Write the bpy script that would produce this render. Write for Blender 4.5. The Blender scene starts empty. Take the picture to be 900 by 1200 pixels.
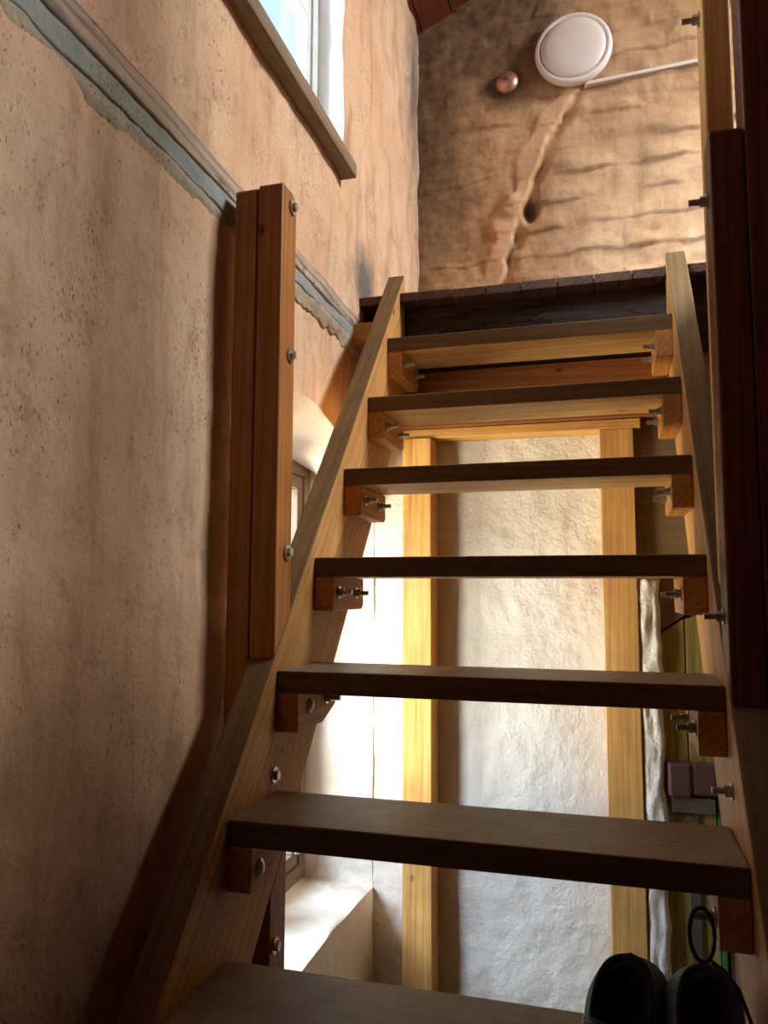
import bpy, bmesh, math, random
import numpy as np
from mathutils import Vector, Matrix, noise
random.seed(7)
S = bpy.context.scene
COL = S.collection

# ------------------------------------------------------------------ camera, world, light, exposure
F, YAW, PIT, ROL = 918.4, -0.28062, 0.1010, 0.00399
CAM = Vector((0.23955, -1.3196, 0.40763))
fw = Vector((math.sin(YAW)*math.cos(PIT), math.cos(YAW)*math.cos(PIT), math.sin(PIT)))
rt = Vector((math.cos(YAW), -math.sin(YAW), 0)); up = rt.cross(fw)
r2 = rt*math.cos(ROL)+up*math.sin(ROL); u2 = -rt*math.sin(ROL)+up*math.cos(ROL)
cd = bpy.data.cameras.new('camera'); cam = bpy.data.objects.new('camera', cd); COL.objects.link(cam)
cd.sensor_fit = 'VERTICAL'; cd.sensor_height = 36; cd.lens = F*36/1200; cd.clip_start = 0.02
m = Matrix((r2, u2, -fw)).transposed().to_4x4(); m.translation = CAM
cam.matrix_world = m; S.camera = cam

w = bpy.data.worlds.new('sky'); S.world = w; w.use_nodes = True
w.node_tree.nodes['Background'].inputs[0].default_value = (0.55, 0.78, 1.0, 1)
w.node_tree.nodes['Background'].inputs[1].default_value = 1.6

def area(name, loc, target, sx, sy, power, col):
    l = bpy.data.lights.new(name, 'AREA'); l.shape = 'RECTANGLE'; l.size = sx; l.size_y = sy
    l.energy = power; l.color = col
    o = bpy.data.objects.new(name, l); COL.objects.link(o); o.location = loc
    o.rotation_euler = (Vector(target)-Vector(loc)).to_track_quat('-Z', 'Y').to_euler()
    return o
# daylight outside the three windows
# (sky from above and the sunlit ground outside the lower window from below)
area('daylight_lower_window', (-5.6, -2.3, 3.2), (0.0, 1.30, -0.30), 7.0, 3.2, 2200, (0.78, 0.88, 1.0))
area('sunlit_ground_lower_window', (-5.6, -2.0, -2.6), (0.1, 1.25, 0.45), 7.0, 3.2, 3400, (1.0, 0.85, 0.58))
area('daylight_upper_window', (-3.0, -1.9, 3.5), (0.45, 2.07, 1.65), 1.5, 1.3, 430, (0.74, 0.86, 1.0))
area('skylight_upper_window', (-0.95, 0.45, 2.40), (0.9, 0.9, 1.75), 1.05, 0.95, 14, (0.78, 0.88, 1.0))
area('daylight_roof_window', (2.68, 1.05, 3.62), (-0.4, 0.40, 1.45), 0.95, 1.10, 345, (1.0, 0.94, 0.88))

S.view_settings.view_transform = 'Standard'; S.view_settings.look = 'None'
S.view_settings.gamma = 1; S.view_settings.use_curve_mapping = False
S.view_settings.exposure = 0.0

# ------------------------------------------------------------------ helpers
def tag(o, label=None, cat=None, group=None, kind=None):
    if label: o['label'] = label
    if cat: o['category'] = cat
    if group: o['group'] = group
    if kind: o['kind'] = kind
    return o
def link(name, me, mat, parent=None, mw=None):
    o = bpy.data.objects.new(name, me); COL.objects.link(o)
    if mat is not None and len(me.materials) == 0:
        for mm in (mat if isinstance(mat, (list, tuple)) else [mat]): me.materials.append(mm)
    if mw is not None: o.matrix_basis = mw
    if parent is not None: o.parent = parent
    return o
def empty(name, loc=(0, 0, 0)):
    o = bpy.data.objects.new(name, None); COL.objects.link(o); o.location = loc; o.empty_display_size = 0.05
    return o
def mesh_from(verts, faces, smooth=False, name='mesh'):
    me = bpy.data.meshes.new(name); me.from_pydata([tuple(v) for v in verts], [], faces); me.update()
    bm = bmesh.new(); bm.from_mesh(me); bmesh.ops.recalc_face_normals(bm, faces=bm.faces[:]); bm.to_mesh(me); bm.free()
    if smooth: me.polygons.foreach_set('use_smooth', [True]*len(me.polygons))
    return me
def bm_mesh(bm, smooth=False):
    me = bpy.data.meshes.new('mesh'); bmesh.ops.recalc_face_normals(bm, faces=bm.faces[:]); bm.to_mesh(me); bm.free()
    if smooth: me.polygons.foreach_set('use_smooth', [True]*len(me.polygons))
    return me
def box_me(dx, dy, dz, bev=0.003, seg=2):
    bm = bmesh.new(); bmesh.ops.create_cube(bm, size=1)
    for v in bm.verts: v.co = Vector((v.co.x*dx, v.co.y*dy, v.co.z*dz))
    if bev: bmesh.ops.bevel(bm, geom=bm.edges[:], offset=bev, segments=seg, affect='EDGES', profile=0.5)
    return bm_mesh(bm)
AX = {'X': Matrix.Identity(3),
      'Y': Matrix(((0, -1, 0), (1, 0, 0), (0, 0, 1))),      # local X -> world Y
      'Z': Matrix(((0, 0, -1), (0, 1, 0), (1, 0, 0)))}      # local X -> world Z
def bar(name, lo, hi, axis, mat, parent=None, bev=0.003, off=None):
    """box lo..hi whose local X (the grain) lies along axis"""
    lo, hi = Vector(lo), Vector(hi); c = (lo+hi)/2; d = hi-lo
    dd = {'X': (d.x, d.y, d.z), 'Y': (d.y, d.x, d.z), 'Z': (d.z, d.y, d.x)}[axis]
    M = AX[axis].to_4x4(); M.translation = c
    if parent is not None: M.translation = c-parent.location
    return link(name, box_me(*dd, bev=bev), mat, parent, M)
def prism(name, pts, t0, t1, M, mat, parent=None, bev=0.003):
    """polygon pts (u,v) in local XZ extruded along local Y from t0 to t1"""
    n = len(pts)
    bm = bmesh.new()
    a = [bm.verts.new((p[0], t0, p[1])) for p in pts]; b = [bm.verts.new((p[0], t1, p[1])) for p in pts]
    bm.faces.new(a); bm.faces.new(b[::-1])
    for i in range(n): bm.faces.new((a[i], a[(i+1) % n], b[(i+1) % n], b[i]))
    if bev: bmesh.ops.bevel(bm, geom=bm.edges[:], offset=bev, segments=2, affect='EDGES', profile=0.5)
    return link(name, bm_mesh(bm), mat, parent, M)
def tube_me(pts, r, n=8, closed=False):
    pts = [Vector(p) for p in pts]; N = len(pts); V = []; Fc = []
    up0 = Vector((0.13, 0.21, 0.97))
    for i, p in enumerate(pts):
        a = pts[(i-1) % N] if (closed or i > 0) else p; b = pts[(i+1) % N] if (closed or i < N-1) else p
        t = (b-a).normalized(); s = t.cross(up0).normalized(); u = s.cross(t)
        rr = r[i] if isinstance(r, (list, tuple)) else r
        for k in range(n):
            an = 2*math.pi*k/n; V.append(p+(s*math.cos(an)+u*math.sin(an))*rr)
    for i in range(N if closed else N-1):
        j = (i+1) % N
        for k in range(n): Fc.append((i*n+k, i*n+(k+1) % n, j*n+(k+1) % n, j*n+k))
    if not closed: Fc.append(tuple(range(n))[::-1]); Fc.append(tuple((N-1)*n+k for k in range(n)))
    return mesh_from(V, Fc, True)
def lathe_me(prof, n=48, axis='Y', smooth=True):
    """prof: list of (radius, height); revolved round the local axis"""
    V = []; Fc = []
    for r, h in prof:
        for k in range(n):
            a = 2*math.pi*k/n; x, y = r*math.cos(a), r*math.sin(a)
            V.append({'Y': (x, h, y), 'Z': (x, y, h), 'X': (h, x, y)}[axis])
    for i in range(len(prof)-1):
        for k in range(n): Fc.append((i*n+k, i*n+(k+1) % n, (i+1)*n+(k+1) % n, (i+1)*n+k))
    Fc.append(tuple(range(n))); Fc.append(tuple((len(prof)-1)*n+k for k in range(n)))
    return mesh_from(V, Fc, smooth)
def nz(x, y, z=0.0, s=1.0): return noise.noise(Vector((x*s, y*s, z*s)))
def fbm(x, y, z, s, o=4):
    v = 0; a = 1.0
    for i in range(o):
        v += a*noise.noise(Vector((x*s, y*s, z*s))); s *= 2.03; a *= 0.5
    return v

# ------------------------------------------------------------------ materials
class NT:
    def __init__(s, name):
        s.m = bpy.data.materials.new(name); s.m.use_nodes = True; s.t = s.m.node_tree; s.t.nodes.clear()
        s.out = s.t.nodes.new('ShaderNodeOutputMaterial'); s.b = s.t.nodes.new('ShaderNodeBsdfPrincipled')
        s.t.links.new(s.b.outputs[0], s.out.inputs[0])
    def n(s, typ, **k):
        nd = s.t.nodes.new(typ)
        for a, b in k.items():
            if a in ('operation', 'blend_type', 'data_type', 'feature', 'attribute_name', 'wave_type', 'bands_direction', 'vector_type'): setattr(nd, a, b)
            else: nd.inputs[a.replace('_', ' ')].default_value = b
        return nd
    def l(s, a, b): s.t.links.new(a, b)
    def ramp(s, fac, stops):
        r = s.t.nodes.new('ShaderNodeValToRGB'); e = r.color_ramp.elements
        while len(e) < len(stops): e.new(0.5)
        for i, (p, c) in enumerate(stops):
            e[i].position = p; e[i].color = (*c, 1) if len(c) == 3 else c
        s.l(fac, r.inputs[0]); return r.outputs[0]
    def mix(s, fac, a, b, mode='MIX'):
        x = s.t.nodes.new('ShaderNodeMix'); x.data_type = 'RGBA'; x.blend_type = mode
        for v, i in ((fac, 0), (a, 6), (b, 7)):
            if hasattr(v, 'is_linked') or hasattr(v, 'links'): s.l(v, x.inputs[i])
            elif i == 0: x.inputs[0].default_value = v
            else: x.inputs[i].default_value = (*v, 1)
        return x.outputs[2]
    def noise(s, vec, scale, detail=4, rough=0.55, dist=0.0):
        q = s.n('ShaderNodeTexNoise', Scale=scale, Detail=detail, Roughness=rough, Distortion=dist)
        s.l(vec, q.inputs['Vector']); return q.outputs['Fac']
    def bump(s, h, strength, dist):
        b = s.n('ShaderNodeBump', Strength=strength, Distance=dist); s.l(h, b.inputs['Height']); s.l(b.outputs[0], s.b.inputs['Normal'])
        return b
def G(c): return tuple(((x/255)/12.92 if x/255 <= 0.04045 else ((x/255+0.055)/1.055)**2.4) for x in c)

def wood(name, light, dark, rough=0.6, knots=True, dust=0.0, dustcol=(150, 140, 125), grain=1.0, crack=0.0, spec=0.3):
    s = NT(name); tc = s.n('ShaderNodeTexCoord'); oi = s.n('ShaderNodeObjectInfo')
    mp = s.n('ShaderNodeMapping'); mp.inputs['Scale'].default_value = (1.0, 9, 9)
    mul = s.n('ShaderNodeVectorMath', operation='MULTIPLY_ADD')
    cmb = s.n('ShaderNodeCombineXYZ')
    for i in range(3): s.l(oi.outputs['Random'], cmb.inputs[i])
    mul.inputs[1].default_value = (17, 9, 13); s.l(cmb.outputs[0], mul.inputs[0]); s.l(tc.outputs['Object'], mul.inputs[2])
    s.l(mul.outputs[0], mp.inputs['Vector'])
    base = s.noise(mp.outputs[0], 2.2, 3, 0.5, 0.7)
    wv = s.n('ShaderNodeTexWave', Scale=2.6, Distortion=5.5, Detail=2.5, Detail_Scale=0.8, wave_type='BANDS', bands_direction='DIAGONAL')
    mp3 = s.n('ShaderNodeMapping'); mp3.inputs['Scale'].default_value = (0.35, 9, 9); s.l(mul.outputs[0], mp3.inputs['Vector'])
    s.l(mp3.outputs[0], wv.inputs['Vector'])
    c = s.ramp(base, [(0.30, dark), (0.72, light)])
    c = s.mix(0.35*grain, c, s.ramp(wv.outputs['Fac'], [(0.0, dark), (0.55, light)]))
    mp2 = s.n('ShaderNodeMapping'); mp2.inputs['Scale'].default_value = (2.5, 150, 150); s.l(mul.outputs[0], mp2.inputs['Vector'])
    fib = s.noise(mp2.outputs[0], 1.0, 3, 0.6)
    c = s.mix(0.55*grain, c, s.ramp(fib, [(0.3, (0.45, 0.40, 0.36)), (0.6, (1, 1, 1))]), 'MULTIPLY')
    if knots:
        mk = s.n('ShaderNodeMapping'); mk.inputs['Scale'].default_value = (1.0, 1.9, 1.9); s.l(mul.outputs[0], mk.inputs['Vector'])
        vo = s.n('ShaderNodeTexVoronoi', Scale=4.2); s.l(mk.outputs[0], vo.inputs['Vector'])
        c = s.mix(1.0, c, s.ramp(vo.outputs['Distance'], [(0.035, (0.25, 0.13, 0.07)), (0.085, (1, 1, 1))]), 'MULTIPLY')
    blot = s.noise(tc.outputs['Object'], 7, 3, 0.6)
    c = s.mix(0.5, c, s.ramp(blot, [(0.25, (0.62, 0.58, 0.52)), (0.6, (1, 1, 1))]), 'MULTIPLY')
    if dust:
        d1 = s.noise(tc.outputs['Object'], 14, 5, 0.65)
        dm = s.n('ShaderNodeMath', operation='MULTIPLY'); dm.inputs[1].default_value = 1.0
        s.l(s.ramp(d1, [(0.3, (dust*0.45,)*3), (0.7, (min(1, dust*1.25),)*3)]), dm.inputs[0])
        c = s.mix(dm.outputs[0], c, G(dustcol))
    h = fib
    if crack:
        mc = s.n('ShaderNodeMapping'); mc.inputs['Scale'].default_value = (0.9, 7, 7); s.l(mul.outputs[0], mc.inputs['Vector'])
        cn = s.noise(mc.outputs[0], 1.6, 5, 0.6, 0.4)
        k = s.ramp(cn, [(0.485, (1, 1, 1)), (0.5, (0, 0, 0)), (0.515, (1, 1, 1))])
        c = s.mix(crack, c, k, 'MULTIPLY')
    s.l(c, s.b.inputs['Base Color']); s.b.inputs['Roughness'].default_value = rough
    s.b.inputs['Specular IOR Level'].default_value = spec
    s.bump(h, 0.35, 0.0015)
    return s.m
M_PINE = wood('pine_light', G((214, 172, 108)), G((184, 132, 70)), 0.6)
M_TREADWORNSHADE = wood('pine_tread_worn_shaded', G((122, 88, 46)), G((84, 54, 24)), 0.5, knots=False, dust=0.25, dustcol=(108, 90, 58))  # worn tread fronts; their shade is also put into the dark colour
M_TREADDUSTLIT = wood('pine_tread_dusty_lit_top', G((150, 126, 94)), G((112, 88, 60)), 0.5, knots=False, dust=0.55, dustcol=(158, 150, 138))  # dusty tread tops; light from above is also put into the pale colour
M_CLEAT = wood('pine_block', G((208, 150, 80)), G((178, 114, 52)), 0.6)
M_POST = wood('pine_varnished', G((184, 120, 58)), G((150, 88, 38)), 0.5)
M_STRG = wood('pine_stringer', G((214, 160, 88)), G((184, 122, 56)), 0.6, dust=0.08)
M_STRGEDGE = wood('pine_stringer_edge_worn', G((138, 106, 64)), G((100, 70, 38)), 0.75, knots=False, dust=0.3, dustcol=(130, 110, 78))
M_STUD = wood('pine_stud', G((222, 172, 100)), G((196, 140, 74)), 0.65)
M_DARKB = wood('old_dark_beam', G((82, 60, 46)), G((48, 32, 24)), 0.75, knots=False, crack=0.85)
M_BROWNB = wood('brown_beam', G((158, 100, 52)), G((120, 70, 34)), 0.7)
M_BOARD = wood('floor_boards_brown', G((112, 82, 60)), G((72, 48, 34)), 0.6)
M_RPOST = wood('dark_varnished_pine', G((120, 66, 36)), G((84, 42, 22)), 0.5)
M_OLDB = wood('weathered_wall_beam', G((196, 176, 154)), G((84, 62, 50)), 0.85, knots=True, grain=1.6, dust=0.3, dustcol=(206, 190, 172), crack=0.6)
M_SILL = wood('weathered_sill', G((146, 122, 94)), G((104, 84, 62)), 0.8, knots=False, dust=0.3, dustcol=(150, 136, 116))
M_FRAMEW = wood('white_painted_frame', G((226, 230, 232)), G((205, 210, 214)), 0.5, knots=False, grain=0.15)
M_FRAMEL = wood('grey_window_frame', G((142, 122, 104)), G((100, 84, 72)), 0.7, knots=False, grain=0.5)
M_ROOF = wood('red_brown_roof_boards', G((128, 62, 34)), G((88, 38, 22)), 0.7)
M_DOORP = wood('mustard_painted_planks', G((176, 158, 86)), G((134, 110, 52)), 0.7, knots=False, dust=0.15, dustcol=(90, 70, 40))
M_LINTEL = wood('tan_board', G((142, 116, 80)), G((112, 88, 58)), 0.85, knots=False, grain=0.3, dust=0.3, dustcol=(128, 108, 84))

def simple(name, col, rough=0.5, metal=0.0, bumpn=None, spec=0.5, var=0.0):
    s = NT(name); s.b.inputs['Roughness'].default_value = rough; s.b.inputs['Metallic'].default_value = metal
    s.b.inputs['Specular IOR Level'].default_value = spec
    tc = s.n('ShaderNodeTexCoord'); f = s.noise(tc.outputs['Object'], bumpn[0] if bumpn else 20, 3)
    k = 1-var
    s.l(s.ramp(f, [(0.3, tuple(c*k for c in G(col))), (0.7, G(col))]), s.b.inputs['Base Color'])
    if bumpn: s.bump(f, bumpn[1], bumpn[2])
    return s.m
M_STEEL = simple('zinc_steel', (196, 192, 178), 0.3, 0.75, var=0.3)
M_DARKSTEEL = simple('dark_steel', (110, 104, 92), 0.38, 1.0, var=0.3)
M_LAMP = simple('white_lamp_plastic', (226, 216, 208), 0.35, var=0.03)
M_LAMPRIM = simple('white_lamp_rim', (230, 222, 214), 0.25, var=0.03)
M_DUCT = simple('white_duct', (226, 214, 200), 0.4, var=0.03)
M_COPPER = simple('copper', (214, 168, 146), 0.42, 0.85, (60, 0.1, 0.001), var=0.25)
M_LOCK = simple('brown_lock_case', (92, 68, 62), 0.35, 0.3, var=0.2)
M_LOCKPLATE = simple('lock_plate_steel', (132, 122, 108), 0.4, 0.7, var=0.2)
M_GREEN = simple('green_paint', (60, 104, 56), 0.6, var=0.3)
M_RUBBER = simple('shoe_rubber', (52, 54, 52), 0.7, var=0.2)
M_LACE = simple('black_lace', (20, 20, 21), 0.8, 0, (300, 0.4, 0.001))
M_LINING = simple('shoe_lining', (16, 16, 17), 0.9, 0, (200, 0.3, 0.001))
M_LOGO = simple('silver_print', (170, 176, 168), 0.4, 0.2)
M_WEB = simple('cobweb_thread', (214, 206, 190), 0.8)
M_DIRT = simple('floor_screed', (96, 80, 66), 0.85, 0, (12, 0.3, 0.004), var=0.3)

def mesh_fabric():
    s = NT('shoe_mesh_fabric'); tc = s.n('ShaderNodeTexCoord')
    vo = s.n('ShaderNodeTexVoronoi', Scale=420); s.l(tc.outputs['Object'], vo.inputs['Vector'])
    c = s.ramp(vo.outputs['Distance'], [(0.2, G((32, 35, 34))), (0.55, G((100, 110, 104)))])
    s.l(c, s.b.inputs['Base Color']); s.b.inputs['Roughness'].default_value = 0.75; s.bump(vo.outputs['Distance'], 0.5, 0.001)
    return s.m
M_MESH = mesh_fabric()

def plaster(name, base, tint, spot, stain_shade=None, bump=0.5, pit=0.5, streak=0.5, stain_shade_amt=1.0, bdist=0.006, pale=(222, 180, 140)):
    """limewashed plaster: mottling, vertical streaks, small dark pits; colour attribute 'stain_shade' carries dark patches and the painted landing shadow"""
    s = NT(name); tc = s.n('ShaderNodeTexCoord'); P = tc.outputs['Object']
    big = s.noise(P, 2.6, 5, 0.6)
    c = s.ramp(big, [(0.3, G(tint)), (0.66, G(base))])
    mp = s.n('ShaderNodeMapping'); mp.inputs['Scale'].default_value = (9, 9, 1.6); s.l(P, mp.inputs['Vector'])
    st = s.noise(mp.outputs[0], 1.3, 5, 0.65, 0.4)
    c = s.mix(streak, c, s.ramp(st, [(0.30, (0.52, 0.44, 0.37)), (0.52, (1, 1, 1))]), 'MULTIPLY')
    mp2 = s.n('ShaderNodeMapping'); mp2.inputs['Scale'].default_value = (120, 120, 62); s.l(P, mp2.inputs['Vector'])
    pt = s.noise(mp2.outputs[0], 1.6, 3, 0.6)
    pm = s.noise(P, 5.0, 3, 0.6)
    prm = s.n('ShaderNodeMath', operation='SUBTRACT'); s.l(pt, prm.inputs[0])
    sc = s.n('ShaderNodeMath', operation='MULTIPLY'); sc.inputs[1].default_value = 0.30; s.l(pm, sc.inputs[0]); s.l(sc.outputs[0], prm.inputs[1])
    c = s.mix(pit, c, s.ramp(prm.outputs[0], [(0.13, G(spot)), (0.24, (1, 1, 1))]), 'MULTIPLY')
    bl = s.noise(P, 11.0, 6, 0.7, 0.3)
    c = s.mix(streak, c, s.ramp(bl, [(0.28, (0.55, 0.46, 0.38)), (0.46, (1, 1, 1))]), 'MULTIPLY')
    if stain_shade:
        at = s.n('ShaderNodeAttribute', attribute_name='stain_shade')
        sn = s.noise(P, 18, 4, 0.6)
        mm = s.n('ShaderNodeMath', operation='ADD'); s.l(at.outputs['Fac'], mm.inputs[0])
        sn2 = s.n('ShaderNodeMath', operation='MULTIPLY_ADD'); sn2.inputs[1].default_value = 0.7; sn2.inputs[2].default_value = -0.35; s.l(sn, sn2.inputs[0])
        s.l(sn2.outputs[0], mm.inputs[1])
        c = s.mix(s.ramp(mm.outputs[0], [(0.18, (0, 0, 0)), (0.85, (stain_shade_amt,)*3)]), c, G(stain_shade))
        pa_ = s.n('ShaderNodeAttribute', attribute_name='pale')
        c = s.mix(pa_.outputs['Fac'], c, G(pale))
    s.l(c, s.b.inputs['Base Color']); s.b.inputs['Roughness'].default_value = 0.92; s.b.inputs['Specular IOR Level'].default_value = 0.15
    fine = s.noise(P, 85, 5, 0.65); med = s.noise(P, 22, 4, 0.6)
    ad = s.n('ShaderNodeMath', operation='MULTIPLY_ADD'); ad.inputs[1].default_value = 0.45; s.l(fine, ad.inputs[0]); s.l(med, ad.inputs[2])
    s.bump(ad.outputs[0], bump, bdist)
    return s.m
M_WALL = plaster('pink_limewash', (222, 190, 160), (204, 164, 130), (84, 60, 42), stain_shade=(112, 104, 98), bump=0.6, pit=0.75, streak=0.55)
M_ENDW = plaster('brown_limewash', (208, 170, 132), (176, 138, 102), (90, 68, 50), stain_shade=(96, 80, 64), bump=0.7, pit=0.25, streak=0.6, stain_shade_amt=0.95)
M_WHITE = plaster('white_plaster', (226, 220, 212), (210, 200, 188), (150, 130, 110), bump=0.8, pit=0.15, streak=0.15, bdist=0.009)
M_REVEAL = plaster('white_reveal', (236, 231, 222), (226, 216, 200), (150, 130, 110), stain_shade=(150, 132, 112), bump=0.4, pit=0.15, streak=0.2)
M_SCAR = plaster('light_patch_plaster', (214, 174, 136), (190, 144, 104), (90, 70, 54), bump=0.5, pit=0.2, streak=0.4)
M_MORTAR = plaster('grey_mortar', (162, 166, 160), (134, 138, 134), (60, 58, 54), bump=0.8, pit=0.6, streak=0.2)
M_MORTARLOW = plaster('rough_lime_mortar', (188, 176, 156), (156, 142, 122), (60, 52, 44), bump=1.0, pit=0.9, streak=0.3)
M_ROUGHW = plaster('rough_white_edge', (232, 226, 216), (206, 194, 178), (140, 118, 96), bump=1.0, pit=0.35, streak=0.3, bdist=0.007)

def glass():
    s = NT('window_glass'); t = s.t
    tr = s.n('ShaderNodeBsdfTransparent'); gl = s.n('ShaderNodeBsdfGlossy', Roughness=0.03); mx = s.n('ShaderNodeMixShader'); mx.inputs[0].default_value = 0.07
    tr.inputs[0].default_value = (0.95, 0.98, 1, 1)
    s.l(tr.outputs[0], mx.inputs[1]); s.l(gl.outputs[0], mx.inputs[2]); s.l(mx.outputs[0], s.out.inputs[0]); t.nodes.remove(s.b)
    return s.m
M_GLASS = glass()

def set_tone(me, vals, nm='stain_shade'):
    a = me.attributes.new(nm, 'FLOAT', 'POINT'); a.data.foreach_set('value', vals)

# ------------------------------------------------------------------ the setting
ZF = -1.217           # lower floor
ZL = 1.425            # landing floor
WX = -0.58            # left wall plane
YE = 2.07             # end wall plane
YB = 1.40             # plaster wall below the landing
RS = 0.47             # roof slope
def roofz(x): return 3.04+RS*(x-WX) if x < 1.3 else 3.04+RS*(1.3-WX)-RS*(x-1.3)

tag(bar('floor', (-0.8, -2.7, ZF-0.1), (3.3, YB, ZF), 'Y', M_DIRT, bev=0), kind='structure')

# left wall: a grid in columns whose rows follow the arch, the sill and the upper window
def arch(y):
    y = min(max(y, NY0), NY1); return 0.962-0.70*(y-0.74)**2
NY0, NY1, NS = 0.33, 1.395, -0.61
UY0, UY1, UZ0, UZ1 = -0.20, 1.00, 1.80, 2.80
def wall_disp(y, z):
    d = 0.010*fbm(3.1, y, z, 1.7, 3)+0.0045*fbm(9.0, y, z, 7.0, 3)
    d -= 0.006*max(0, nz(2.2, y*1.0, z*0.55, 6.0)-0.25)*2
    # shallow slanting ridges above the landing corner
    d += 0.004*math.sin((y*1.6-z*0.55)*26+3*nz(y, z, 4, 3))*max(0, min(1, (y-0.75)/0.5))*max(0, min(1, (z-1.3)*3))
    if abs(y-NY0) < 1e-6 or abs(y-NY1) < 1e-6: d *= 0.4
    return d
cols = list(np.linspace(-2.7, -0.75, 24)[:-1])+list(np.linspace(-0.75, UY0, 40)[:-1])+list(np.linspace(UY0, NY0, 22)[:-1]) \
    + list(np.linspace(NY0, UY1, 64)[:-1])+list(np.linspace(UY1, NY1, 26)[:-1])+list(np.linspace(NY1, YE+0.02, 48))
segn = [40, 100, 62, 52, 20]
def rows(y):
    b = [ZF-0.02, NS, arch(y), UZ0, UZ1, 3.12]; r = []
    for i, n in enumerate(segn): r += list(np.linspace(b[i], b[i+1], n+1)[:-1])
    return r+[b[-1]]
segid = sum([[i]*n for i, n in enumerate(segn)], [])
V = []; Fc = []; st = []
for y in cols:
    for z in rows(y):
        x = WX+wall_disp(y, z)
        V.append((x, y, z))
        k = 0.0
        # landing's cast shadow painted as a grey patch on the wall
        dd = math.hypot((y-1.25)/0.16, (z-1.50)/0.16); k = max(k, 1.2-dd)
        dd = math.hypot((y-1.98)/0.20, (z-2.75)/0.9); k = max(k, (1.05-dd)*0.8)
        st.append(max(0, k))
nr = len(segid)+1
for i in range(len(cols)-1):
    yc = (cols[i]+cols[i+1])/2
    for j in range(nr-1):
        if segid[j] == 1 and NY0 < yc < NY1: continue
        if segid[j] == 3 and UY0 < yc < UY1: continue
        a = i*nr+j; Fc.append((a, a+1, a+nr+1, a+nr))
me = mesh_from(V, Fc, True); set_tone(me, st)
wl = tag(link('wall_left', me, [M_WALL, M_REVEAL]), kind='structure')
for p in me.polygons:
    if p.center.z < NS and p.center.y > NY0: p.material_index = 1

def reveal(name, front, back, x0, x1, mat, n=10, amp=0.006, parent=None):
    V = []; Fc = []; N = len(front); stv = []
    for k in range(n+1):
        t = k/n
        for i in range(N):
            y = front[i][0]*(1-t)+back[i][0]*t; z = front[i][1]*(1-t)+back[i][1]*t
            x = x0*(1-t)+x1*t
            if k == 0: x = WX+wall_disp(front[i][0], front[i][1])
            d = amp*fbm(x*2, y, z, 6, 3)*(0 if k in (0,) else 1)
            V.append((x, y+d, z+d))
            stv.append(0.75*max(0, 1-math.hypot((y-1.32)/0.14, (z+0.55)/0.12)) if name == 'lower_reveal' else 0.0)
    for k in range(n):
        for i in range(N):
            j = (i+1) % N; Fc.append((k*N+i, k*N+j, (k+1)*N+j, (k+1)*N+i))
    me = mesh_from(V, Fc, True); set_tone(me, stv)
    return link(name, me, mat, parent)
def loop(y0, y1, z0, topf, n=36, m_=30):
    L = [(y0+(y1-y0)*i/n, z0) for i in range(n)]
    L += [(y1, z0+(topf(y1)-z0)*i/m_) for i in range(m_)]
    L += [(y1+(y0-y1)*i/n, topf(y1+(y0-y1)*i/n)) for i in range(n)]
    L += [(y0, topf(y0)+(z0-topf(y0))*i/m_) for i in range(m_)]
    return L
WY0, WY1, WZ0, WZ1, WPX = 0.37, 1.33, -0.575, 0.865, -0.805
reveal('lower_reveal', loop(NY0, NY1, NS, arch), loop(WY0, WY1, WZ0, lambda y: WZ1), WX, WPX-0.02, M_REVEAL, 14, 0.007, wl)
VX = -0.665
reveal('upper_reveal', loop(UY0, UY1, UZ0, lambda y: UZ1), loop(UY0+0.03, UY1-0.005, UZ0+0.01, lambda y: UZ1-0.02), WX, VX-0.02, M_REVEAL, 6, 0.004, wl)

# old timber let into the left wall with grey mortar packed under it
def band(name, zt, zb, x, mat, parent, y0=-2.6, y1=1.24, nyy=620, nzz=8, rag=0.0, amp=0.004, seed=0.0, thick=0.02):
    V = []; Fc = []
    for i in range(nyy+1):
        y = y0+(y1-y0)*i/nyy
        lo = zb(y) if callable(zb) else zb; hi = zt(y) if callable(zt) else zt
        for j in range(nzz+1):
            t = j/nzz; z = hi+(lo-hi)*t
            V.append((x+amp*fbm(seed, y*0.6, z*2, 9, 4)-(0.010*(t**2) if rag else 0), y, z))
        V.append((x-thick-0.02, y, lo)); V.append((x-thick-0.02, y, hi))
    n = nzz+3
    for i in range(nyy):
        for j in range(n): a = i*n+j; b = i*n+(j+1) % n; Fc.append((a, b, b+n, a+n))
    Fc.append(tuple(range(n))); Fc.append(tuple(nyy*n+k for k in range(n)))
    return link(name, mesh_from(V, Fc, True), mat, parent)
tb = lambda y: 1.352-0.012*y+0.002*nz(y, 1.0, 0, 4)
mb = lambda y: 1.296-0.006*y+0.003*nz(y, 4.0, 0, 7)+0.002*nz(y, 4.0, 3, 30)
lb = lambda y: 1.252+0.007*nz(y, 7.3, 0, 6)+0.005*nz(y, 7.3, 3, 24)
rg = lambda y: 1.212+0.014*nz(y, 2.7, 0, 6)+0.014*nz(y, 8.7, 0, 17)+0.008*nz(y, 3.7, 0, 55)
wb = band('wall_beam', tb, mb, WX+0.014, M_OLDB, None, amp=0.003, seed=2.0)
wb.data.transform(Matrix.Rotation(-math.pi/2, 4, 'Z')); wb.matrix_basis = Matrix.Rotation(math.pi/2, 4, 'Z')
tag(wb, 'weathered old timber beam let into the left plaster wall', 'beam')
band('mortar_band', mb, lb, WX+0.011, M_MORTAR, wl, amp=0.003, seed=5.0)
band('mortar_edge', lb, rg, WX+0.009, M_MORTARLOW, wl, rag=1, amp=0.005, seed=8.0)

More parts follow.
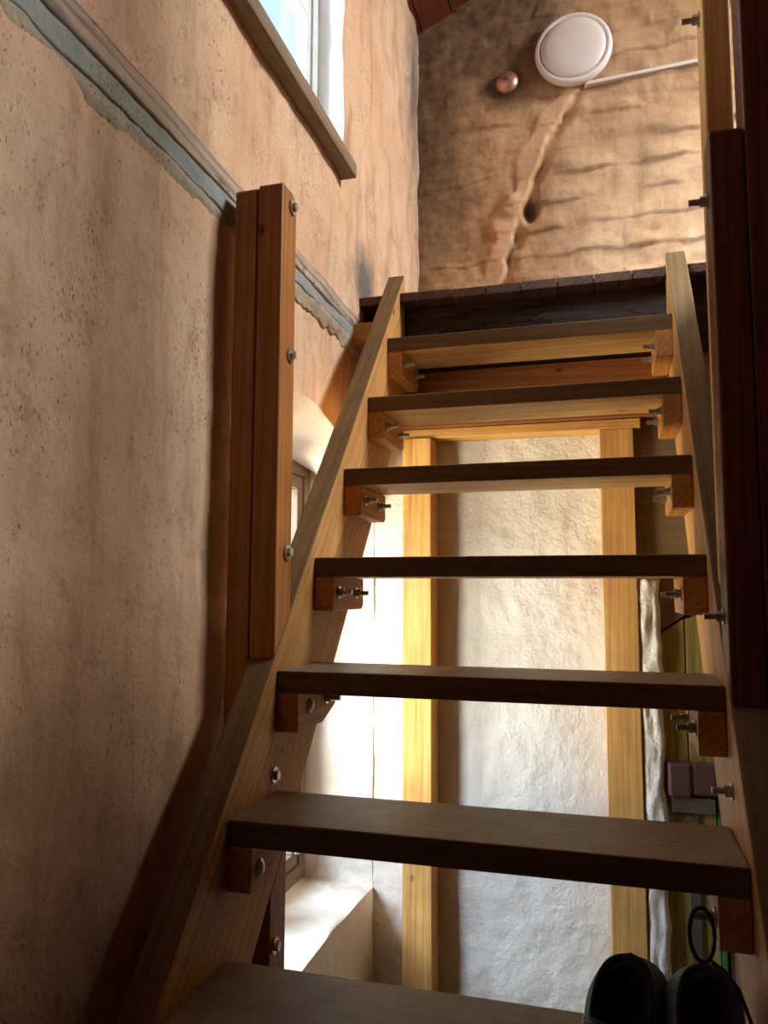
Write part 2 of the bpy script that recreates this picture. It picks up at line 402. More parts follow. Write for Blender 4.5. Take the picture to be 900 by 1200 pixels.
# end wall: limewashed masonry, its courses showing as relief, a plaster-filled chase running down it
scar = [(0.19, 2.66), (0.144, 2.600), (0.02, 2.436), (-0.068, 2.200), (-0.11, 2.08), (-0.167, 1.901), (-0.23, 1.75), (-0.30, 1.42)]
def scar_x(z):
    for (x0, z0), (x1, z1) in zip(scar, scar[1:]):
        if z1 <= z <= z0: return x0+(x1-x0)*(z-z0)/(z1-z0)
    return None
def sm(a, b, x): t = min(1, max(0, (x-a)/(b-a))); return t*t*(3-2*t)
def course(x, z):
    wz = z+0.030*nz(x, z, 1.0, 2.6)+0.022*nz(x, z, 5, 7)+0.006*nz(x, z, 8, 24)
    ch = 0.125; r = math.floor(wz/ch); fz = wz/ch-r
    ox = (r % 2)*0.5+0.6*nz(r*3.7, 0.5, 0, 1); wx = x+0.04*nz(x, z, 3, 5)
    cxx = math.floor(wx/0.30+ox); fx = wx/0.30+ox-cxx
    h = 0.5+0.9*nz(cxx*5.13, r*7.77, 0.5, 1)
    lip = max(0, min(1, 0.5+2.2*nz(x*1.1, z*2.5, 3.3, 4)))      # ledges come and go
    bulge = math.sin(math.pi*min(1, max(0, fz)))**0.6
    ledge = sm(0.0, 0.09, fz)*(1-0.8*sm(0.10, 0.85, fz))
    side = sm(0, 0.10, fx)*(1-sm(0.88, 1, fx))
    return (0.004*bulge*h*side+0.016*ledge*lip*(0.45+h))
PALE = {}
def end_disp(x, z):
    d = 0.012*fbm(x, 1.0, z, 2.6, 3)+0.0045*fbm(x, 5, z, 11, 3)+course(x, z)*(0.55+0.45*sm(-0.25, 0.05, x))
    s = scar_x(z); pale = 0.0
    if s is not None:
        wdt = 0.090+0.045*nz(z, 3, 0, 7)
        u = x-s+0.030*nz(z, 1.0, 2, 8)+0.012*nz(z, x, 2, 25)
        band = sm(-wdt*1.25, -wdt*0.85, u)*(1-sm(-0.012, 0.012, u))
        groove = sm(-0.006, 0.008, u)*(1-sm(0.012, wdt*0.8, u))
        d = d*(1-0.5*band)+(0.009+0.008*nz(z, x, 6, 7))*band-(0.018+0.014*nz(z, 4, 0, 9))*groove
        pale = band*(0.55+0.4*nz(x, z, 1, 9))
    hx, hz = x+0.062, z-2.10
    d -= 0.045*math.exp(-((hx/0.032)**2+((hz-0.3*hx)/0.055)**2)**2)
    hx, hz = x+0.155, z-2.13
    d += 0.018*math.exp(-((hx/0.055)**2+(hz/0.055)**2)**2)
    PALE[(x, z)] = max(0, min(1, pale))
    return d
nx, nzv = 220, 290
V = []; Fc = []; st = []; pl = []
for i in range(nx+1):
    x = -0.62+1.46*i/nx
    for j in range(nzv+1):
        z = 1.38+2.0*j/nzv
        if z > roofz(x)+0.03: z = roofz(x)+0.03
        V.append((x, YE-end_disp(x, z), z)); pl.append(PALE[(x, z)])
        k = 0.0
        k = max(k, 1.25-math.hypot((x+0.17)/0.17, (z-2.70)/0.15))                       # dark patch round the copper dome
        k = max(k, 0.80*(1-sm(-0.58, -0.05, x))*(0.6+0.4*sm(1.7, 2.4, z)))            # darker towards the left corner
        k = max(k, 0.75*(1-sm(0.0, 0.25, x))*sm(2.55, 2.85, z))
        k = max(k, 1.1-math.hypot((x+0.062)/0.045, (z-2.10)/0.07))                      # broken hole and bare slivers in the chase
        k = max(k, 1.1-math.hypot((x+0.155-0.32*(z-1.92))/0.022, (z-1.92)/0.10))
        st.append(max(0, k))
for i in range(nx):
    for j in range(nzv): a = i*(nzv+1)+j; Fc.append((a, a+1, a+nzv+2, a+nzv+1))
me = mesh_from(V, Fc, True); set_tone(me, st); set_tone(me, pl, 'pale')
we = tag(link('wall_end', me, M_ENDW), kind='structure')
link('wall_end_block', mesh_from([(0.83, YE, 1.3), (3.3, YE, 1.3), (3.3, YE, 3.2), (1.3, YE, 3.95), (0.83, YE, 3.75)], [(0, 1, 2, 3, 4)]), M_ENDW, we)

# plaster wall below the landing
V = []; Fc = []
nx, nzv = 110, 240
for i in range(nx+1):
    x = -0.64+0.985*i/nx
    for j in range(nzv+1):
        z = ZF-0.02+(1.0-ZF)*j/nzv
        V.append((x, YB-0.008*fbm(x, 2, z, 3, 3)-0.003*fbm(x, 2, z, 16, 3), z))
for i in range(nx):
    for j in range(nzv): a = i*(nzv+1)+j; Fc.append((a, a+1, a+nzv+2, a+nzv+1))
wbk = tag(link('wall_back', mesh_from(V, Fc, True), M_WHITE), kind='structure')

# remaining shell: right wall of the stairwell, upper room, wall behind the camera, roof
tag(bar('wall_right', (0.66, -2.7, ZF), (0.78, YB+0.05, ZL-0.16), 'Y', M_LINTEL, bev=0), kind='structure')
tag(bar('wall_behind', (-0.7, -2.8, ZF), (3.3, -2.7, 4.0), 'X', M_RPOST, bev=0), kind='structure')
tag(bar('wall_far_right', (3.2, -2.7, ZL-0.15), (3.3, YE+0.05, 3.3), 'Y', M_WALL, bev=0), kind='structure')
tag(bar('floor_upper', (0.66, -2.7, ZL-0.16), (3.3, YE, ZL), 'Y', M_BOARD, bev=0), kind='structure')
tag(bar('ceiling_light_blocker', (-0.62, -2.7, ZL-0.15), (0.66, -0.62, ZL), 'Y', M_ROOF, bev=0), kind='structure')  # unseen slab over the hall, added to block light from the upper room
rf = tag(empty('ceiling'), kind='structure')
def roof_slab(name, x0, x1, y0, y1, th=0.06):
    P = [(x0, roofz(x0)), (x1, roofz(x1))]
    V = []
    for y in (y0, y1):
        for (x, z) in P: V += [(x, y, z), (x, y, z+th)]
    return link(name, mesh_from(V, [(0, 1, 3, 2), (4, 6, 7, 5), (0, 2, 6, 4), (1, 5, 7, 3), (0, 4, 5, 1), (2, 3, 7, 6)]), M_ROOF, rf)
SKX0, SKX1, SKY0, SKY1 = 2.10, 2.95, 0.50, 1.60
nb = 14
for i in range(nb):
    x0 = -0.70+2.0*i/nb; roof_slab('roof_board', x0+0.003, x0+2.0/nb-0.003, -2.75, YE+0.05)
roof_slab('roof_slab', 1.3, SKX0, -2.75, YE+0.05); roof_slab('roof_slab', SKX1, 3.3, -2.75, YE+0.05)
roof_slab('roof_slab', SKX0, SKX1, -2.75, SKY0); roof_slab('roof_slab', SKX0, SKX1, SKY1, YE+0.05)
# sarking over the board joints
link('roof_cover', mesh_from([(-0.72, -2.75, roofz(-0.72)+0.07), (1.3, -2.75, roofz(1.29)+0.07), (1.3, 2.12, roofz(1.29)+0.07), (-0.72, 2.12, roofz(-0.72)+0.07)], [(0, 1, 2, 3)]), M_ROOF, rf)

# windows
def window(name, x, y0, y1, z0, z1, mat, fw_, sw, mull, trans, parent_label):
    w_ = tag(empty(name, (x, (y0+y1)/2, z0)), kind='structure')
    t = 0.05
    for (a, b, ax) in (((x-t, y0, z0), (x, y1, z0+fw_), 'Y'), ((x-t, y0, z1-fw_), (x, y1, z1), 'Y'),
                       ((x-t, y0, z0+fw_), (x, y0+fw_, z1-fw_), 'Z'), ((x-t, y1-fw_, z0+fw_), (x, y1, z1-fw_), 'Z')):
        bar('window_frame', a, b, ax, mat, w_)
    iy0, iy1, iz0, iz1 = y0+fw_, y1-fw_, z0+fw_, z1-fw_
    ys = [iy0]+[iy0+(iy1-iy0)*k for k in mull]+[iy1]
    for a, b in zip(ys, ys[1:]):
        s_ = empty('sash', (0, 0, 0)); s_.parent = w_; s_.location = Vector((x, (a+b)/2, iz0))-w_.location
        def sb(nm, lo, hi, ax, mt):
            lo, hi = Vector(lo), Vector(hi); c = (lo+hi)/2; d = hi-lo
            dd = {'Y': (d.y, d.x, d.z), 'Z': (d.z, d.y, d.x)}[ax]
            M = AX[ax].to_4x4(); M.translation = c-Vector((x, (a+b)/2, iz0)); return link(nm, box_me(*dd, bev=0.003), mt, s_, M)
        xs0, xs1 = x-0.045, x-0.008; a2, b2 = a+0.002, b-0.002
        sb('sash_rail', (xs0, a2, iz0+0.002), (xs1, b2, iz0+sw), 'Y', mat); sb('sash_rail', (xs0, a2, iz1-sw), (xs1, b2, iz1-0.002), 'Y', mat)
        sb('sash_stile', (xs0, a2, iz0+sw), (xs1, a2+sw, iz1-sw), 'Z', mat); sb('sash_stile', (xs0, b2-sw, iz0+sw), (xs1, b2, iz1-sw), 'Z', mat)
        for k in trans:
            zz = iz0+(iz1-iz0)*k; sb('glazing_bar', (xs0, a2+sw, zz-0.012), (xs1, b2-sw, zz+0.012), 'Y', mat)
        sb('pane', (x-0.030, a2+sw-0.004, iz0+sw-0.004), (x-0.026, b2-sw+0.004, iz1-sw+0.004), 'Y', M_GLASS)
    return w_
w1 = window('window_1', VX, UY0+0.03, UY1-0.004, UZ0+0.01, UZ1-0.02, M_FRAMEW, 0.045, 0.035, [0.5], [0.5], '')
w2 = window('window_2', WPX, WY0, WY1, WZ0, WZ1, M_FRAMEL, 0.05, 0.045, [0.5], [0.33, 0.66], '')
# latch and hinge on the lower window
for z in (-0.40, 0.45):
    bar('hinge', (WPX, WY1-0.070, z), (WPX+0.010, WY1-0.050, z+0.07), 'Z', M_DARKSTEEL, w2, bev=0.002)
bar('latch', (WPX, WY1-0.10, -0.475), (WPX+0.014, WY1-0.085, -0.42), 'Z', M_STEEL, w2, bev=0.003)
# thick weathered sill board of the upper window
sl = bar('window_sill', (VX, UY0-0.10, UZ0-0.045), (-0.528, UY1+0.008, UZ0+0.006), 'Y', M_SILL, w1, bev=0.006)
# roof window
rc = Vector(((SKX0+SKX1)/2, (SKY0+SKY1)/2, roofz((SKX0+SKX1)/2)+0.02))
w3 = tag(empty('window_3', rc), kind='structure'); w3.rotation_euler = (0, math.atan(RS), 0)
LX = (SKX1-SKX0)/math.cos(math.atan(RS)); LY = SKY1-SKY0
for nm, dx, dy, cx_, cy_ in (('window_frame', 0.06, LY, -LX/2+0.03, 0), ('window_frame', 0.06, LY, LX/2-0.03, 0), ('window_frame', LX-0.12, 0.06, 0, -LY/2+0.03), ('window_frame', LX-0.12, 0.06, 0, LY/2-0.03)):
    o = link(nm, box_me(dx, dy, 0.10), M_FRAMEW, w3); o.location = (cx_, cy_, 0)
link('pane', box_me(LX-0.1, LY-0.1, 0.006, 0), M_GLASS, w3)

# landing: tongued boards run away from the stair, their ends showing over the beam
ld = tag(empty('floor_landing', (0, 1.6, ZL)), kind='structure')
bw = 0.116; x = -0.60; k = 0
while x < 0.65:
    dz = random.uniform(-0.003, 0.002); y0 = 1.195+random.uniform(-0.004, 0.004)
    bar('floor_board', (x+0.0012, y0, ZL-0.030+dz), (min(x+bw, 0.66)-0.0012, YE-0.01, ZL+dz), 'Y', M_BOARD, ld, bev=0.002)
    # tongue of each board in the next one's groove
    bar('tongue', (x+bw-0.004, y0+0.004, ZL-0.019+dz), (x+bw+0.004, YE-0.02, ZL-0.012+dz), 'Y', M_DARKB, ld, bev=0)
    x += bw; k += 1
def rough_beam(name, lo, hi, mat, label, amp=0.006, n=60):
    lo, hi = Vector(lo), Vector(hi); L = hi.x-lo.x; V = []; Fc = []
    sec = [(lo.y, lo.z), (lo.y, (lo.z*2+hi.z)/3), (lo.y, (lo.z+hi.z*2)/3), (lo.y, hi.z), (hi.y, hi.z), (hi.y, lo.z)]
    for i in range(n+1):
        xx = -L/2+L*i/n
        for (yy, zz) in sec:
            d = amp*fbm(xx, yy*3, zz*3, 5, 2); V.append((xx, yy-(lo.y+hi.y)/2+d, zz-(lo.z+hi.z)/2+d*0.4))
    q = len(sec)
    for i in range(n):
        for j in range(q): a = i*q+j; b = i*q+(j+1) % q; Fc.append((a, b, b+q, a+q))
    Fc.append(tuple(range(q))); Fc.append(tuple(n*q+j for j in range(q)))
    o = link(name, mesh_from(V, Fc), mat); o.location = (lo+hi)/2
    return tag(o, label, 'beam')
rough_beam('landing_beam', (-0.62, 1.27, 1.165), (0.66, 1.43, ZL-0.034), M_DARKB, 'dark cracked old beam carrying the ends of the landing boards')
rough_beam('landing_beam', (-0.62, 1.265, 0.972), (0.66, 1.40, 1.16), M_BROWNB, 'brown beam under the dark landing beam, above the studs', 0.002)
o = bar('bearer_block', (-0.600, 1.10, 1.238), (-0.492, 1.255, 1.300), 'X', M_CLEAT); tag(o, 'short squared timber block between the left stringer and the wall', 'block')

# studs and plate against the plaster
tf = tag(empty('timber_frame', (-0.06, 1.33, ZF)), 'pale pine frame of two studs and a top plate on white plaster', 'frame')
bar('stud', (-0.445, 1.288, ZF), (-0.345, 1.395, 0.938), 'Z', M_STUD, tf); s2 = bar('stud', (0.216, 1.300, ZF), (0.322, 1.395, 0.938), 'Z', M_STUD, tf)
bar('top_plate', (-0.50, 1.300, 0.938), (0.345, 1.395, 0.970), 'X', M_STUD, tf)

# right of the studs: ragged plaster edge, tan board, old plank door with rim lock
def ragged(name, x0, x1, z0, z1, y0, y1, mat, parent):
    V = []; Fc = []; n = 120; q = 10
    for i in range(n+1):
        z = z0+(z1-z0)*i/n
        e0 = 0; e1 = 0.010*fbm(z, 3, 0, 9, 3)
        ring = [(x0+e0, y1)]+[(x0+(x1+e1-x0)*t/(q-3), y0+0.010*fbm(z, t*0.35, 1, 11, 3)+(0.012 if t in (0, q-3) else 0)) for t in range(q-2)]+[(x1+e1, y1)]
        V += [(a, b, z) for a, b in ring]
    q = len(ring)
    for i in range(n):
        for j in range(q): a = i*q+j; b = i*q+(j+1) % q; Fc.append((a, b, b+q, a+q))
    Fc.append(tuple(range(q))); Fc.append(tuple(n*q+k for k in range(q)))
    return link(name, mesh_from(V, Fc, True), mat, parent)
ragged('plaster_edge', 0.323, 0.388, ZF, 0.45, 1.303, 1.42, M_ROUGHW, wbk)
YX = Matrix(((1, 0, 0), (0, 1, 0), (0, 0, 1))).to_4x4()
lt = prism('trim_1', [(0.318, 0.30), (0.385, 0.282), (0.48, 0.352), (0.70, 0.36), (0.70, 0.975), (0.318, 0.975)], 1.342, 1.44, YX, M_LINTEL, None, 0.002); tag(lt, kind='structure')
dr = tag(empty('door_1', (0.52, 1.38, ZF)), kind='structure')
def dplank(x0, x1, zt0, zt1):
    M = AX['Z'].to_4x4(); M.translation = -dr.location
    prism('plank', [(ZF+0.01, -x0), (ZF+0.01, -x1), (zt1, -x1), (zt0, -x0)], 1.338, 1.37, M, M_DOORP, dr, 0.003)
dplank(0.372, 0.4585, 0.268, 0.325); dplank(0.4615, 0.534, 0.325, 0.352); dplank(0.558, 0.66, 0.352, 0.352)
bar('door_back', (0.36, 1.405, ZF), (0.70, 1.43, 0.60), 'Z', M_LINTEL, dr, 0)
bar('edge_strip', (0.536, 1.325, ZF+0.01), (0.549, 1.37, 0.30), 'Z', M_GREEN, dr, 0.002)
lk = bar('lock_case', (0.395, 1.295, -0.214), (0.462, 1.338, -0.112), 'X', M_LOCK, dr, 0.008)
lk2 = bar('lock_case', (0.469, 1.300, -0.205), (0.532, 1.338, -0.112), 'X', M_LOCK, dr, 0.004)
bar('lock_plate', (0.463, 1.302, -0.200), (0.468, 1.338, -0.114), 'Z', M_LOCKPLATE, dr, 0.001)
bar('lock_plate', (0.405, 1.315, -0.262), (0.530, 1.338, -0.216), 'X', M_LOCKPLATE, dr, 0.002)
bar('door_strap', (0.450, 1.328, -0.90), (0.480, 1.338, -0.264), 'Z', M_LOCKPLATE, dr, 0.001)

# ------------------------------------------------------------------ staircase
R_, H_, TT, TD = 0.20729, 0.24347, 0.0462, 0.2177
SL = H_/R_; A = math.atan(SL); XI = 0.431; ST = 0.060
stc = tag(empty('staircase', (0, -0.4, ZF)), 'open pine staircase with thick treads bolted between two stringers and posts', 'staircase')
O0 = stc.location.copy()
def rel(M): M = M.copy(); M.translation = M.translation-O0; return M
FO, BO = 0.036, -0.43
def stringer(sign, ytop):
    # polygon in (y,z), turned so the grain follows the slope
    zt = SL*ytop+FO; zb = SL*ytop+BO
    poly = [(ytop, zt), (ytop, zb+0.05), (ytop-0.04, SL*(ytop-0.04)+BO), ((ZF-BO)/SL, ZF), ((ZF-FO)/SL, ZF)]
    c, s = math.cos(A), math.sin(A); org = Vector((0, 0.3, 0.3*SL))
    pts = [((y-org.y)*c+(z-org.z)*s, -(y-org.y)*s+(z-org.z)*c) for y, z in poly]
    M = Matrix(((0, -1, 0), (c, 0, -s), (s, 0, c))).to_4x4(); M.translation = org
    x0, x1 = (XI, XI+ST) if sign > 0 else (-XI-ST, -XI)
    o = prism('stringer', pts, -x1, -x0, rel(M), [M_STRG, M_STRGEDGE], stc, 0.004)
    for p in o.data.polygons:
        if p.normal.z > 0.8 and abs(p.normal.x) < 0.3: p.material_index = 1
    return o
strL = stringer(-1, 1.262); strR = stringer(1, 1.235)

# bolt meshes: washer, hexagon nut and threaded end, along local X
def bolt_me(rod=0.030, nut=0.011, wr=0.0145):
    bm = bmesh.new()
    def cyl(r, x0, x1, n):
        g = bmesh.ops.create_cone(bm, cap_ends=True, segments=n, radius1=r, radius2=r, depth=x1-x0)
        for v in g['verts']:
            x_, y_, z_ = v.co; v.co = Vector((z_+(x0+x1)/2, x_, y_))
    cyl(wr, -0.001, 0.0025, 24); cyl(0.0098, 0.0025, 0.0025+nut, 6)
    if rod:
        cyl(0.0056, 0.0025+nut, 0.0025+nut+rod*0.9, 14)
        k = 0.0025+nut
        while k < 0.0025+nut+rod*0.85: cyl(0.0061, k, k+0.0012, 14); k += 0.0026
    return bm_mesh(bm)
def carriage_me():
    return lathe_me([(0.016, -0.001), (0.016, 0.0022), (0.0125, 0.0026), (0.011, 0.005), (0.007, 0.0078), (0.002, 0.0088)], 24, 'X')
B_LONG, B_SHORT, B_HEAD = bolt_me(0.022), bolt_me(0.0, 0.008, 0.0165), carriage_me()
for b in (B_LONG, B_SHORT, B_HEAD): b.materials.append(M_STEEL)
def bolt(me, p, sign, parent, par_world):
    M = Matrix.Rotation(random.uniform(0, 1), 4, 'X')
    if sign < 0: M = Matrix.Rotation(math.pi, 4, 'Z')@M
    M.translation = Vector(p)
    o = bpy.data.objects.new('bolt', me); COL.objects.link(o); o.parent = parent
    o.matrix_basis = par_world.inverted()@M
    return o
def wmat(o):
    M = o.matrix_basis.copy(); p = o.parent
    while p is not None: M = p.matrix_basis@M; p = p.parent
    return M
# treads
for i in range(10):
    n = i+1; y0 = (6-n)*R_; zt = (6-n)*H_
    t = bar('tread', (-XI+0.001, y0, zt-TT), (XI-0.001, y0+TD, zt), 'X', [M_PINE, M_TREADWORNSHADE, M_TREADDUSTLIT], None, bev=0.003)
    for p in t.data.polygons:
        if p.normal.z > 0.8: p.material_index = 2
        elif p.normal.z > 0.3 or p.normal.y < -0.6: p.material_index = 1
    t.matrix_basis = rel(t.matrix_basis); t.parent = stc
    for sgn in (-1, 1):
        yb = y0+0.235; zb0, zb1 = zt-0.125, zt-TT-0.0005
        if n >= 5:   # lower blocks are sawn off along the stringer's rear edge
            cut = 0.085 if n == 5 else 0.20
            poly = [(y0+0.001, zb0), (yb-cut, zb0), (yb-0.005, zb0+(0.03 if n == 5 else 0.075)), (yb-0.005, zb1), (y0+0.001, zb1)]
        else:
            poly = [(y0+0.001, zb0), (yb-0.012, zb0), (yb, zb0+0.012), (yb, zb1), (y0+0.001, zb1)]
        ctr = Vector((0, y0+0.12, zt-0.085))
        M = Matrix(((0, -1, 0), (1, 0, 0), (0, 0, 1))).to_4x4(); M.translation = ctr
        pts = [(a-ctr.y, b-ctr.z) for a, b in poly]
        xa, xb = (0.383, XI-0.001) if sgn > 0 else (-XI+0.001, -0.383)
        c = prism('cleat', pts, -xb, -xa, rel(M), M_CLEAT, stc, 0.002)
        W_ = wmat(c)
        xf = -0.383 if sgn < 0 else 0.383
        if n == 6:
            bolt(B_HEAD if sgn < 0 else B_LONG, (xf, y0+0.036, zt-0.090), -sgn, c, W_)
        elif n == 5 and sgn < 0:
            bolt(B_HEAD, (xf, y0+0.068, zt-0.078), 1, c, W_); bolt(B_LONG, (xf, y0+0.170, zt-0.074), 1, c, W_)
        else:
            bolt(B_LONG, (xf, y0+0.040, zt-0.082), -sgn, c, W_); bolt(B_LONG, (xf, y0+0.172, zt-0.084), -sgn, c, W_)
# left newel: outer plank to the floor, block on top of the stringer and another below it
PY0, PY1 = 0.196, 0.278
def post_poly(name, poly, x0, x1, mat):
    """vertical piece: polygon in (y,z)"""
    ctr = Vector((0, sum(p[0] for p in poly)/len(poly), sum(p[1] for p in poly)/len(poly)))
    M = Matrix(((0, -1, 0), (0, 0, 1), (1, 0, 0))).to_4x4()   # local X->Z, local Z->Y, local Y->-X
    M = Matrix(((0, -1, 0), (0, 0, -1), (1, 0, 0))).to_4x4()
    M.translation = ctr
    pts = [(z-ctr.z, -(y-ctr.y)) for y, z in poly]
    return prism(name, pts, -x1, -x0, rel(M), mat, stc, 0.004)
zl = lambda y: SL*y+FO
def post(x0, x1, xo0, xo1, y0, y1, ztop, zouter):
    ch = 0.012
    a = post_poly('newel_post', [(y0, zl(y0)+0.001), (y1, zl(y1)+0.001), (y1, ztop-ch*1.6), (y1-ch*1.6, ztop), (y0+ch*0.5, ztop), (y0, ztop-ch*0.5)], x0, x1, M_POST)
    zlo = lambda y: SL*y+BO
    b = post_poly('newel_post', [(y0, ZF), (y1, ZF), (y1, zlo(y1)-0.001), (y0, zlo(y0)-0.001)], x0, x1, M_POST)
    c = post_poly('post_plank', [(y0, ZF), (y1, ZF), (y1, zouter-ch), (y1-ch, zouter), (y0+ch*0.5, zouter), (y0, zouter-ch*0.5)], xo0, xo1, M_POST)
    return a, b, c
pa, pb, pc = post(-XI-ST+0.001, -XI-0.001, -XI-ST-0.055, -XI-ST-0.001, PY0, PY1, 1.306, 1.300)
for z in (1.270, 0.928, 0.491): bolt(B_SHORT, (-XI+0.001, 0.250, z), 1, pa, wmat(pa))
bolt(B_SHORT, (-XI+0.001, 0.219, -0.305), 1, pb, wmat(pb))
bolt(B_SHORT, (-XI, 0.204, 0.033), 1, strL, wmat(strL))
qa, qb, qc = post(XI+0.001, XI+ST-0.001, XI+ST+0.001, XI+ST+0.075, 0.150, 0.232, 1.252, 2.35)
for o in (qa, qb, qc):
    o.data.materials.clear(); o.data.materials.append(M_RPOST)
rp = post_poly('rear_post', [(0.236, zl(0.30)), (0.318, zl(0.318)+0.02), (0.318, 2.40), (0.236, 2.40)], XI+0.008, XI+ST-0.001, M_STUD)
bolt(B_LONG, (XI+0.008, 0.272, 1.560), -1, rp, wmat(rp))
bolt(B_LONG, (XI+0.001, 0.200, 1.140), -1, qa, wmat(qa)); bolt(B_LONG, (XI+0.001, 0.200, 0.366), -1, qa, wmat(qa))
bolt(B_LONG, (XI, 0.166, 0.071), -1, strR, wmat(strR))

# ------------------------------------------------------------------ things on the end wall
LC = Vector((0.138, YE-0.012, 2.800))
lp = tag(empty('wall_lamp', LC), 'round white flat ceiling-type lamp fixed high on the end wall', 'lamp')
link('rim', lathe_me([(0.158, 0), (0.166, -0.012), (0.168, -0.028), (0.164, -0.040), (0.154, -0.047), (0.144, -0.044), (0.142, -0.034)], 72), M_LAMPRIM, lp)
link('diffuser', lathe_me([(0.141, -0.030), (0.140, -0.044), (0.132, -0.052), (0.110, -0.058), (0.07, -0.062), (0.03, -0.063), (0.004, -0.0632)], 72), M_LAMP, lp)
o = bar('cable_duct', (-0.275, -0.011, -0.0085), (0.275, 0.012, 0.0085), 'X', M_DUCT, None, 0.003); o.location = (0.462, YE-0.018, 2.650); o.rotation_euler = (0, -0.04, 0)
tag(o, 'thin white cable duct running right from the round lamp', 'cable duct')
cp = tag(empty('copper_dome', (-0.158, YE-0.010, 2.715)), 'small copper dome on the end wall left of the round lamp', 'wall light')
link('dome', lathe_me([(0.052, 0), (0.053, -0.005), (0.049, -0.014), (0.038, -0.024), (0.020, -0.031), (0.004, -0.033)], 40), M_COPPER, cp)
link('finial', lathe_me([(0.007, -0.031), (0.006, -0.037), (0.003, -0.040)], 16), M_DARKSTEEL, cp)

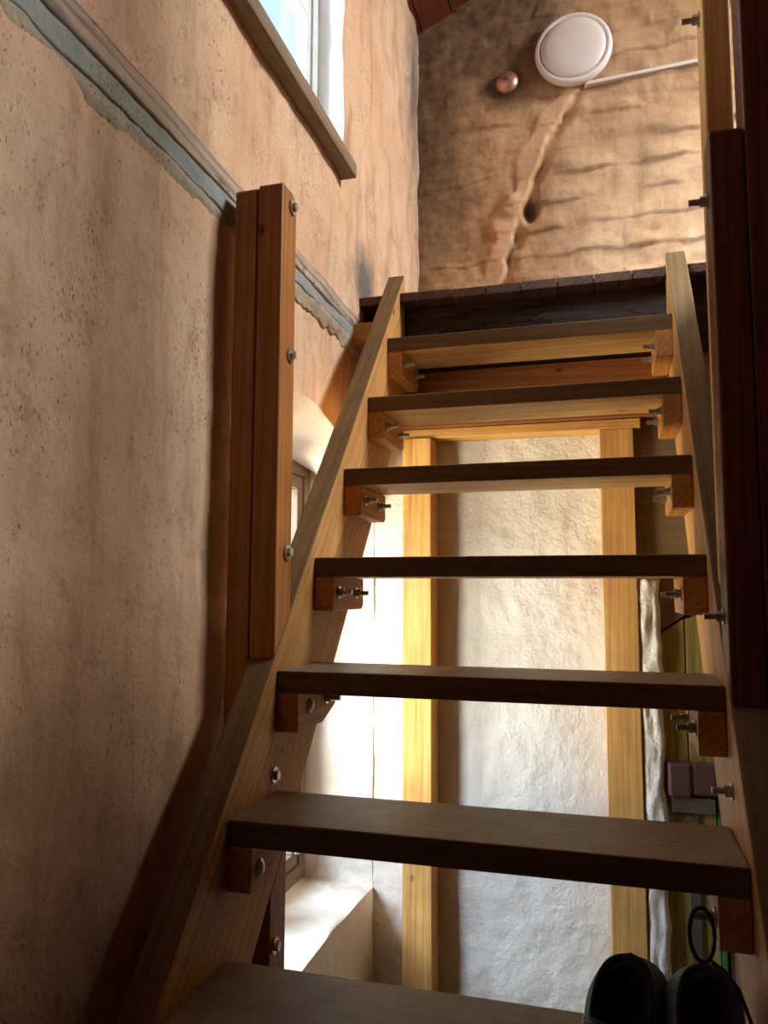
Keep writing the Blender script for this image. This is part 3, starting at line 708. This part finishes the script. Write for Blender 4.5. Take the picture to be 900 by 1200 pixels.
# ------------------------------------------------------------------ shoes on the tread
def shoe(loc, rz, mirror, label):
    root = empty('shoe', loc); root.rotation_euler = (0, 0, rz)
    tag(root, label, 'shoe', 'pair of black sneakers')
    L = 0.285
    def outline(t, grow=0.0, x0=0.0, x1=1.0):      # t round the shoe; heel at y=0, toe at y=L
        a = 2*math.pi*t
        y = 0.5-0.5*math.cos(a)
        hw = (0.044+0.016*sm(0.25, 0.75, y))*(max(0, 1-abs(2*y-1)**3.2))**0.5
        sx = 1 if math.sin(a) >= 0 else -1
        bend = 0.012*math.sin(y*math.pi)*(-1)
        return (mirror*(sx*hw*(1+grow)+bend), y*L)
    N = 64
    def ringset(rings, mat, name, cap0=True, cap1=True):
        V = []; Fc = []
        for r in rings: V += r
        for i in range(len(rings)-1):
            for k in range(N): a = i*N+k; b = i*N+(k+1) % N; Fc.append((a, b, b+N, a+N))
        if cap0: Fc.append(tuple(range(N)))
        if cap1: Fc.append(tuple((len(rings)-1)*N+k for k in range(N)))
        return link(name, mesh_from(V, Fc, True), mat, root)
    base = [outline(k/N) for k in range(N)]
    def toe_spring(y): return 0.016*sm(0.72*L, L, y)
    def rg(g, z, zf=None): return [(x*(1+g), L/2+(y-L/2)*(1+g*0.35), z+toe_spring(y)) for x, y in base]
    ringset([rg(-0.04, 0.0), rg(0.03, 0.006), rg(0.06, 0.016), rg(0.04, 0.026), rg(-0.02, 0.032)], M_RUBBER, 'sole')
    # collar oval
    def collar(g=0.0, dz=0.0):
        r = []
        for k in range(N):
            a = 2*math.pi*k/N; y = 0.085-0.078*math.cos(a)*(1+g); x = 0.042*math.sin(a)*(1+g)*(1-0.10*math.cos(a))
            z = 0.086+0.035*sm(0.07, 0.165, y)+0.008*sm(0.05, 0.0, y) + dz-0.012*math.exp(-((y-0.07)/0.03)**2)
            r.append((mirror*x, y, z))
        return r
    C = collar()
    def lerp_ring(t):
        r = []
        for (bx, by), (cx_, cy_, cz_) in zip(base, C):
            e = t; hz = 0.030+toe_spring(by)*(1-t)
            xx = bx+(cx_-bx)*(e**1.4); yy = by+(cy_-by)*(e**1.6); zz = hz+(cz_-hz)*(1-(1-e)**1.25)
            puff = 0.006*math.sin(math.pi*e); r.append((xx*(1+puff*8*(1-e)), yy, zz))
        return r
    ringset([lerp_ring(t/9) for t in range(10)], M_MESH, 'upper', False, False)
    ringset([C, collar(-0.02, 0.005), collar(-0.12, 0.004), collar(-0.18, -0.012), [(x*0.95, y, 0.045) for x, y, z in collar(-0.15)]], M_LINING, 'lining', False, True)
    # heel counter: darker panel hugging the heel
    V = []; Fc = []; q = 17
    for i in range(9):
        t = 0.10+0.86*i/8; r = lerp_ring(t)
        for k in range(-8, 9): x, y, z = r[k % N]; V.append((x*1.05, y-0.004+0.0*k, z+0.001))
    for i in range(8):
        for k in range(q-1): a = i*q+k; Fc.append((a, a+1, a+q+1, a+q))
    hc = link('heel_counter', mesh_from(V, Fc, True), M_LINING, root); md = hc.modifiers.new('s', 'SOLIDIFY'); md.thickness = 0.003; md.offset = 0
    # tongue standing up in front of the opening
    V = []; Fc = []
    for i in range(11):
        t = i/10; y = 0.185-0.030*t; z = 0.070+0.046*math.sin(t*1.5708); hw = 0.042*math.sqrt(max(0.02, 1-0.8*t**6))
        for k in range(9):
            u = -1+k/4; V.append((hw*u, y-0.010*u*u-0.012*t*t, z-0.014*u*u))
    for i in range(10):
        for k in range(8): a = i*9+k; Fc.append((a, a+1, a+10, a+9))
    tg = link('tongue', mesh_from(V, Fc, True), M_LINING, root); md = tg.modifiers.new('s', 'SOLIDIFY'); md.thickness = 0.010; md.offset = 0; md = tg.modifiers.new('b', 'SUBSURF'); md.levels = md.render_levels = 2
    for i in range(5):
        y = 0.165+0.016*i; z = 0.118-0.0085*i
        link('lace', tube_me([(-0.024, y-0.004, z-0.010), (-0.012, y, z+0.002), (0, y+0.003, z+0.005), (0.012, y, z+0.002), (0.024, y-0.004, z-0.010)], 0.0028, 8), M_LACE, root)
    # printed double-S mark on the outer side
    r_in = [lerp_ring(t/20) for t in range(21)]
    def on_side(u, v):   # u along ring index, v up
        t = min(19.99, max(0, v*20)); i = int(t); f = t-i; kk = u*N; j = int(math.floor(kk)); g = kk-j
        P = lambda a, b: Vector(r_in[a][b % N])
        p = (P(i, j)*(1-g)+P(i, j+1)*g)*(1-f)+(P(i+1, j)*(1-g)+P(i+1, j+1)*g)*f
        return Vector((p.x*1.03, p.y, p.z+0.0006))
    s0 = 0.80
    for off in (0.0, 0.030):
        pts = []
        for i in range(15):
            a = i/14; pts.append(on_side(s0+off+0.016*math.sin(a*2*math.pi*1.0)*(1 if off == 0 else 1), 0.30+0.38*a))
        link('logo', tube_me(pts, 0.0016, 6), M_LOGO, root)
    return root
ZT7 = -H_
sh1 = shoe((0.222, -0.222, ZT7), -0.20, 1, 'black mesh sneaker with silver side mark on the tread, left of its pair')
sh2 = shoe((0.346, -0.226, ZT7), -0.07, 1, 'black sneaker with a standing lace loop on the tread beside right stringer')
lp_pts = []
for i in range(21):
    a = -0.15+(2*math.pi+0.3)*i/20-math.pi/2
    lp_pts.append((-0.004+0.017*math.cos(a)*1.0, 0.175+0.004*math.sin(a), 0.160+0.036*math.sin(a)))
link('lace_loop', tube_me(lp_pts, 0.0030, 8), M_LACE, sh2)
link('lace_end', tube_me([(0.004, 0.172, 0.128), (0.022, 0.160, 0.122), (0.040, 0.140, 0.108), (0.052, 0.115, 0.080), (0.056, 0.100, 0.045), (0.058, 0.09, 0.020)], 0.0028, 8), M_LACE, sh2)

# ------------------------------------------------------------------ small details: straw and cobweb threads
o = link('straw', tube_me([(0.452, 0.372, 0.556), (0.458, 0.362, 0.566), (0.462, 0.356, 0.574), (0.466, 0.352, 0.590), (0.470, 0.350, 0.604)], 0.0016, 6), M_WEB); tag(o, 'thin pale straw stuck on the top edge of the right stringer', 'straw')
o = link('cobweb_thread', tube_me([(0.300, 0.63, 0.438), (0.297, 0.632, 0.425), (0.299, 0.634, 0.405), (0.306, 0.635, 0.388), (0.309, 0.635, 0.376)], 0.0010, 5), M_WEB); tag(o, 'loose cobweb thread hanging under the tread by the right stud', 'cobweb')
